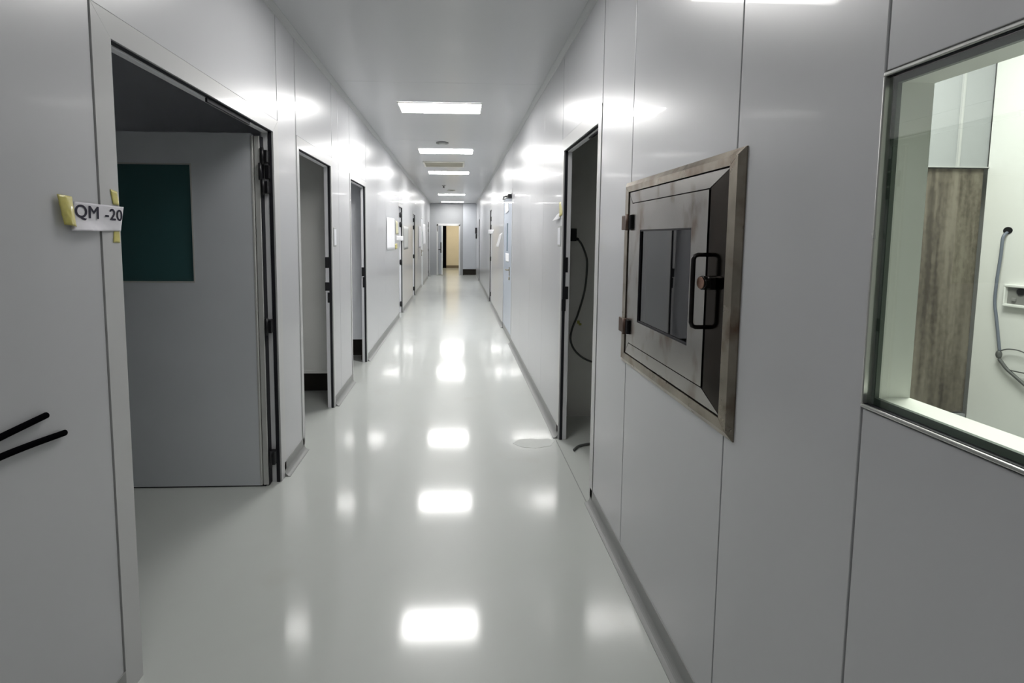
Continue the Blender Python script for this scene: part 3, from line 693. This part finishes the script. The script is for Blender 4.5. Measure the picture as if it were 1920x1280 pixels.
e = MB(); e.tube([(.802, 5.276, .0085), (.83, 5.34, .0085), (.865, 5.39, .0085), (.938, 5.43, .0085), (1.05, 5.43, .0085)], .008)
tag(e.build('floor_cable', M['cable']), 'short dark cable end on the floor inside the right doorway', 'cable')

# black cable ends reaching into the frame low on the near left wall
for lab, pts in (('upper of two black cable ends on the near left wall', [(XL + .0078, 1.45, .975), (XL + .0078, 1.75, .992), (XL + .0078, 2.043, 1.0)]),
                 ('lower of two black cable ends on the near left wall', [(XL + .0078, 1.45, .957), (XL + .0078, 1.85, .950), (XL + .0078, 2.130, .933)])):
    b = MB(); b.tube(pts, .0080, smooth_n=8)
    tag(b.build('cable_end', M['blackcable']), lab, 'cable', 'black cable ends')

# wall phone / device near end column and clutter on left of end door
e = empty('wall_device', (XR, 29.9, 1.6), 'small black device on the right wall near the end column', 'device')
b = MB(); b.box(XR - .07, XR - .0005, 29.8, 30.1, 1.58, 1.80, .01); b.build('body', M['black'], e)
b = MB(); b.box(XR - .05, XR - .0005, 29.85, 30.0, 1.40, 1.575, .008); b.build('handset', M['rubber'], e)
e = MB(); e.box(-.765, -.74, 30.972, 30.9995, 1.66, 1.94, .003)
tag(e.build('wall_bracket', M['rubber']), 'dark narrow bracket on the end wall left of the open door', 'bracket')

# floor scuff by the right doorway: chipped patch of coating
b = MB()
pts = [(.40, 5.50), (.44, 5.60), (.52, 5.63), (.60, 5.60), (.67, 5.62), (.70, 5.55), (.66, 5.42), (.55, 5.36), (.45, 5.40)]
b.prism(pts, 'z', .0003, .0012)
o = b.build('floor_patch', mat('repaired_epoxy', (.60, .625, .595), .45, coat=.3, coat_rough=.2, var=.03, var_scale=9)); tag(o, 'pale repaired patch in the floor coating by the right doorway', 'patch')

# ------------------------------------------------------------------ lights of the place
def area(name, loc, size, power, color=(1, 1, 1), rot=(0, 0, 0), sy=None):
    l = bpy.data.lights.new(name, 'AREA'); l.energy = power; l.color = color; l.size = size
    if sy: l.shape = 'RECTANGLE'; l.size_y = sy
    o = bpy.data.objects.new(name, l); o.location = S(loc); o.rotation_euler = rot; COL.objects.link(o); return o
area('bright_room_lamp', (1.5, 2.2, 2.68), .6, 20, (1.0, .99, .95), sy=.6)
area('end_room_lamp', (-.2, 35.0, 2.68), .7, 17, (1.0, .9, .72))

w = bpy.data.worlds.new('world'); SC.world = w; w.use_nodes = True
w.node_tree.nodes['Background'].inputs[0].default_value = (.5, .55, .6, 1); w.node_tree.nodes['Background'].inputs[1].default_value = .0

# ------------------------------------------------------------------ camera (solved from the corridor's vanishing points)
f, pitch, yaw, roll, ppx, ppy = 792.7, .0693, .0365, .0061, 885.6, 499.5
cp, sp_, cy, sy_ = math.cos(pitch), math.sin(pitch), math.cos(yaw), math.sin(yaw)
F = Vector((sy_ * cp, cy * cp, -sp_)); R0 = Vector((cy, -sy_, 0)); U0 = R0.cross(F)
Rv = R0 * math.cos(roll) + U0 * math.sin(roll); Uv = -R0 * math.sin(roll) + U0 * math.cos(roll)
cam = bpy.data.cameras.new('camera'); cam.sensor_width = 36; cam.lens = f / 1920 * 36; cam.clip_start = .02; cam.shift_x = (960 - ppx) / 1920; cam.shift_y = (ppy - 640) / 1920
co = bpy.data.objects.new('camera', cam); COL.objects.link(co)
co.matrix_world = Matrix(((Rv.x, Uv.x, -F.x, 0), (Rv.y, Uv.y, -F.y, 0), (Rv.z, Uv.z, -F.z, 1.4517), (0, 0, 0, 1)))
SC.camera = co
SC.view_settings.view_transform = 'Standard'; SC.view_settings.look = 'None'; SC.view_settings.gamma = 1.0; SC.view_settings.exposure = 1.52
SC.view_settings.use_curve_mapping = False
SC.cycles.diffuse_bounces = 6; SC.cycles.glossy_bounces = 6; SC.cycles.max_bounces = 14; SC.cycles.transparent_max_bounces = 12
SC.cycles.sample_clamp_indirect = 8.0
